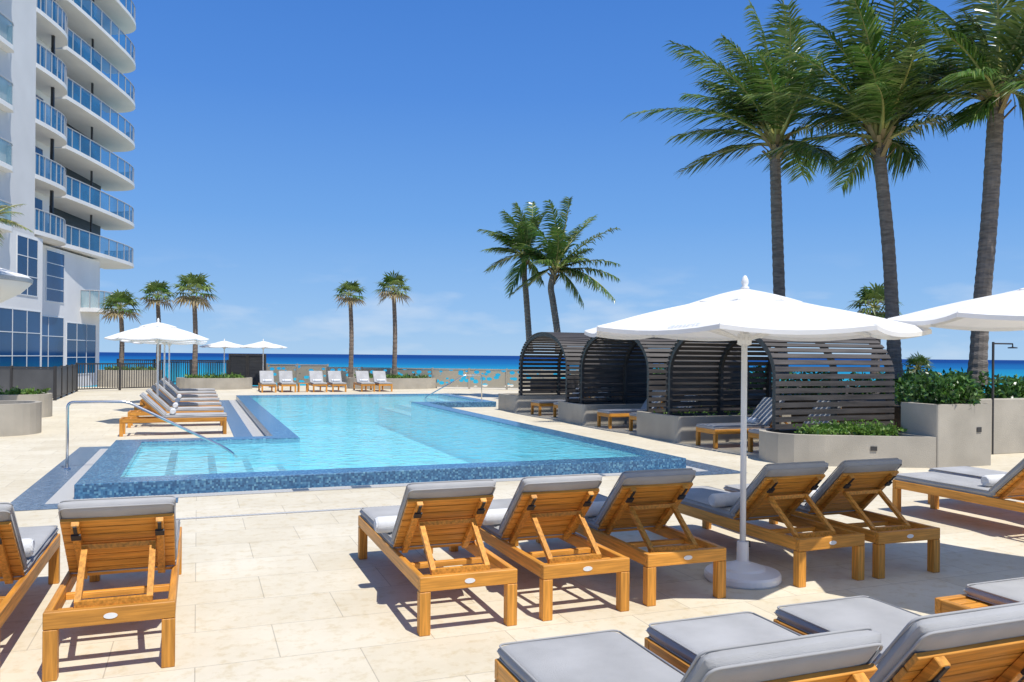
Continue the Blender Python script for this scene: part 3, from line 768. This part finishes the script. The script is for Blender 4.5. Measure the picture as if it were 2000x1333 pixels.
coconut([(1527,740),(1522,575),(1517,420),(1514,318)],20,(1515,285),[(1228,240),(1300,112),(1345,57),(1392,135),(1440,40),(1470,5),(1530,-20),(1590,20),(1640,60),(1660,245),(1410,205),(1350,170),(1610,150),(1590,330),(1455,120),(1560,90),(1400,90),(1500,60)],.15,.12,'coconut palm with windblown crown, leftmost of the tall three',gP,56,.85,10,.042,pr=.05)
coconut([(1748,740),(1744,640),(1735,480),(1719,318)],18,(1718,275),[(1480,120),(1560,60),(1590,-30),(1650,-70),(1700,-90),(1780,-60),(1840,-10),(1890,60),(1900,165),(1850,245),(1590,210),(1450,200),(1620,140),(1810,110),(1640,330),(1790,310),(1680,60),(1750,80),(1620,20),(1830,180)],.15,.12,'coconut palm with windblown crown, middle of the tall three',gP,56,.85,10,.042,pr=.05)
coconut([(1908,752),(1917,600),(1932,430),(1944,235)],16.5,(1945,195),[(1760,60),(1830,-40),(1900,-80),(1990,-90),(2080,-40),(2120,60),(2130,160),(2050,260),(1790,180),(1850,100),(1870,250),(1960,20),(2010,60),(1900,20)],.165,.14,'coconut palm at the right edge, rightmost of the tall three',gP,56,.85,9,.042,pr=.05)
gQ='pair of coconut palms behind the farthest cabana'
coconut([(1035,690),(1032,640),(1027,570),(1024,540)],34,(1025,505),[(938,448),(965,485),(985,420),(1008,400),(1040,390),(1065,415),(950,525),(995,578),(1060,550),(1085,470),(975,455),(1030,440)],.13,.11,'leaning coconut palm with thin crown, left one of the mid pair',gQ,40,.7,6,.055,1,1.5,2.2)
coconut([(1092,690),(1088,645),(1080,590),(1076,560)],33,(1083,530),[(1200,452),(1212,515),(1210,545),(1197,588),(1165,415),(1110,390),(1070,400),(1030,440),(1005,480),(1000,575),(1030,560),(1140,595),(1150,490),(1050,500),(1130,440),(1090,440),(1170,560)],.14,.12,'coconut palm with fuller crown, right one of the mid pair',gQ,40,.7,9,.055,1,1.5,2.3)
def fan_palm(px,ybase,ycrown,Y,rad,label,group=None,nf=26,dry=.3):
    base=at(px,ybase,Y); o=empty('fan_palm',label,'palm tree',base,0,group)
    c=at(px,ycrown,Y)-base
    trunk_mesh([(0,0,-.3),(.05,0,c.z*.5),(c.x,0,c.z-.15)],.13,.10,'trunk',o,TRUNKP,24)
    b=MB()
    for k in range(nf):
        a=k*2.399; e=math.radians(75-115*(k/nf)+random.uniform(-8,8)); 
        d=Vector((math.cos(a)*math.cos(e),math.sin(a)*math.cos(e),math.sin(e)))
        p=c+d*rad*.45; b.cm=2; b.tube([c,c+d*rad*.25+Vector((0,0,.02)),p],.012,4,False)
        s=d.cross(Vector((0,0,1))).normalized() if abs(d.z)<.98 else Vector((1,0,0)); mi=3 if (k>nf*(1-dry)) else random.choice((0,1,1))
        nb=13
        for j in range(nb):
            f=(j/(nb-1)*2-1)*1.75; bd=(d*math.cos(f)+s*math.sin(f)).normalized(); l=rad*random.uniform(.5,.68)*(1-.18*abs(f)/1.75)
            wv=bd.cross(d.cross(s)).normalized()*rad*.038
            m1=p+bd*l*.55; en=p+bd*l+Vector((0,0,-l*random.uniform(.15,.5)))
            b.add([p,m1+wv,en,m1-wv],[(0,1,2,3)],mi)
    b.build('crown',[LEAF1,LEAF2,PETIOLE,LEAFD],o,rec=False)
gW='slender fan palms by the far fence'
fan_palm(236,728,603,42,1.2,'short fan palm beside the tower, leftmost of the far palms',gW)
fan_palm(308,728,580,44,1.1,'slender fan palm second from the left along the far fence',gW)
fan_palm(379,742,572,40,1.25,'fan palm with fullest crown in the oval planter left of the gate',gW)
fan_palm(684,745,577,42.5,1.0,'slender fan palm beyond the pool, left one of the planted two',gW)
fan_palm(769,745,567,43,1.15,'slender fan palm beyond the pool, right one of the planted two',gW)
fan_palm(1708,720,600,24,.85,'fan palm crown showing behind the large umbrella and middle tall trunk',None,26,.05)
fan_palm(1793,760,722,19,.45,'small spiky palm above the hedge by the right tall trunk',None,20,0)

# ---------- tower ----------
T_=empty('apartment_tower','white high rise apartment tower with curved blue glass balconies','building',(-26.5,41.5,0),math.atan2(.12,.993))
TH_=42
MB().box(-14,0,3.6,14.7,-.5,7.95).build('podium_wall',WALLW,T_)
MB().box(-14,1.0,-6,3.598,-.5,7.95).build('podium_wall',WALLW,T_)
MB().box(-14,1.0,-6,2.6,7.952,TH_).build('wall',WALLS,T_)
MB().box(-14,-.6,2.602,8.2,7.952,TH_).build('wall',WALLW,T_)
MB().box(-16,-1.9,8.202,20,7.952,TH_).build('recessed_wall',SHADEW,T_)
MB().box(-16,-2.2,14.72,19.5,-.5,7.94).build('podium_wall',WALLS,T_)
def window(n0,t0,t1,z0,z1,nx,nz,frm=WHITE,f=.05):
    b=MB()
    b.box(n0+.002,n0+.03,t0,t1,z0,z0+f); b.box(n0+.002,n0+.03,t0,t1,z1-f,z1)
    for k in range(nx+1):
        y=t0+(t1-t0-f)*k/nx; b.box(n0+.003,n0+.032,y,y+f,z0+f,z1-f)
    for k in range(1,nz):
        z=z0+(z1-z0)*k/nz; b.box(n0+.002,n0+.028,t0+f,t1-f,z-.022,z+.022)
    w_=b.build('window',frm,T_)
    MB().box(n0+.001,n0+.012,t0+.02,t1-.02,z0+.02,z1-.02).build('pane',WGL,w_)
window(1.0,.6,3.0,4.7,7.8,2,3); window(0,6.4,8.9,4.7,7.75,1,4)
window(1.0,-3,3.4,.3,3.95,4,3); window(0,4.6,8.9,.3,3.85,2,3); window(0,9.3,14.0,.3,3.6,3,3)
def smooth_curve(ctrl,n=8):
    out=[];m=len(ctrl)-1;P_=[Vector(p) for p in ctrl]
    for i in range(m):
        p0=P_[max(i-1,0)];p1=P_[i];p2=P_[i+1];p3=P_[min(i+2,m)]
        for k in range(n):
            f=k/n; p=.5*((2*p1)+(-p0+p2)*f+(2*p0-5*p1+4*p2-p3)*f*f+(-p0+3*p1-3*p2+p3)*f**3); out.append((p.x,p.y))
    out.append(tuple(P_[-1])); return out
def balcony(curve,back,z,glass=BGLASS,h=1.12):
    s=MB().prism(curve+back,z,z+.24).build('balcony_slab',WALLW,T_)
    cx=sum(p[0] for p in curve)/len(curve)-1.0; cy=sum(p[1] for p in curve)/len(curve)
    ins=[(x+(cx-x)*.04,y+(cy-y)*.02) for x,y in curve]
    MB().ribbon(ins,z+.27,z+.24+h).build('glass_railing',glass,s,rec=False)
    b=MB().tube([(x,y,z+.26+h) for x,y in ins],.035,6)
    for i in range(0,len(ins),3): b.box(ins[i][0]-.03,ins[i][0]+.03,ins[i][1]-.03,ins[i][1]+.03,z+.241,z+.25+h)
    b.build('handrail',GREYM,s)
cB=smooth_curve([(1.02,2.61),(1.10,3.6),(1.15,5),(1.08,6.2),(.75,7.2),(.2,7.9),(-.58,8.1)],6)
cC=smooth_curve([(.3,8.3),(.45,10),(.62,13),(.72,16),(.72,18.5),(.4,20.3),(-.4,21.3),(-1.5,21.7),(-2.2,21.75)],6)
for k in range(10):
    z=8.1+3.0*k
    balcony(cB,[(-.58,2.61)],z); balcony(cC,[(-2.2,20.1),(-1.88,20.1),(-1.88,8.3)],z)
    MB().box(.35,.5,6.0,6.15,z+.245,z+2.995).build('column',SHADEW,T_)
    MB().box(-.6,-.5,14.5,14.65,z+.245,z+2.995).build('column',SHADEW,T_)
    MB().box(-.595,-.57,3.2,7.2,z+.3,z+2.6).build('balcony_door',WGL,T_)
    cA=[(1.002,-.55),(1.35,-.6),(1.5,-1.0),(1.5,-5.5)]
    balcony(cA,[(1.002,-5.5)],z-.4,GGLASS,1.1)
cD=smooth_curve([(.002,11.4),(1.0,11.5),(1.25,12.5),(1.25,15),(.9,16.1),(.0,16.4)],5)
balcony(cD,[(-.0,14.75)],4.35,GGLASS)

# canopy pavilion at the left edge
pv=at(-84,560,20)
o=empty('round_pavilion','white round pavilion roof with grey rim cut by the left edge','pavilion',(pv.x,pv.y,0))
MB().lathe([(.22,2.6),(.9,2.95),(1.35,3.22),(1.55,3.42),(1.6,3.56),(1.5,3.64),(.9,3.82),(.0,3.95)],40).build('roof',WALLW,o,smooth=True)
MB().lathe([(1.57,3.455),(1.592,3.46),(1.612,3.555),(1.60,3.565)],60).build('rim_trim',GREYM,o)
MB().lathe([(.2,0),(.2,2.62)],20).build('column',WALLW,o,smooth=True)
tb=at(-35,770,19)
o=empty('leafy_tree','tree with brownish fronds reaching in at the left edge','tree',(tb.x,tb.y,0))
tc_=at(-25,432,19)-Vector((tb.x,tb.y,0))
trunk_mesh([(0,0,0),(0,0,2.5),(tc_.x,0,tc_.z)],.1,.07,'trunk',o,TRUNKP,16)
b=MB()
for k in range(14):
    a=k*2.4; e=random.uniform(-.5,.7); dd=Vector((math.cos(a)*math.cos(e),math.sin(a)*math.cos(e),math.sin(e)))
    frond(b,tc_,tc_+dd*.95,Vector((0,0,0)),22,.26,.02)
b.build('crown',[LEAF2,LEAFD,PETIOLE],o,rec=False)
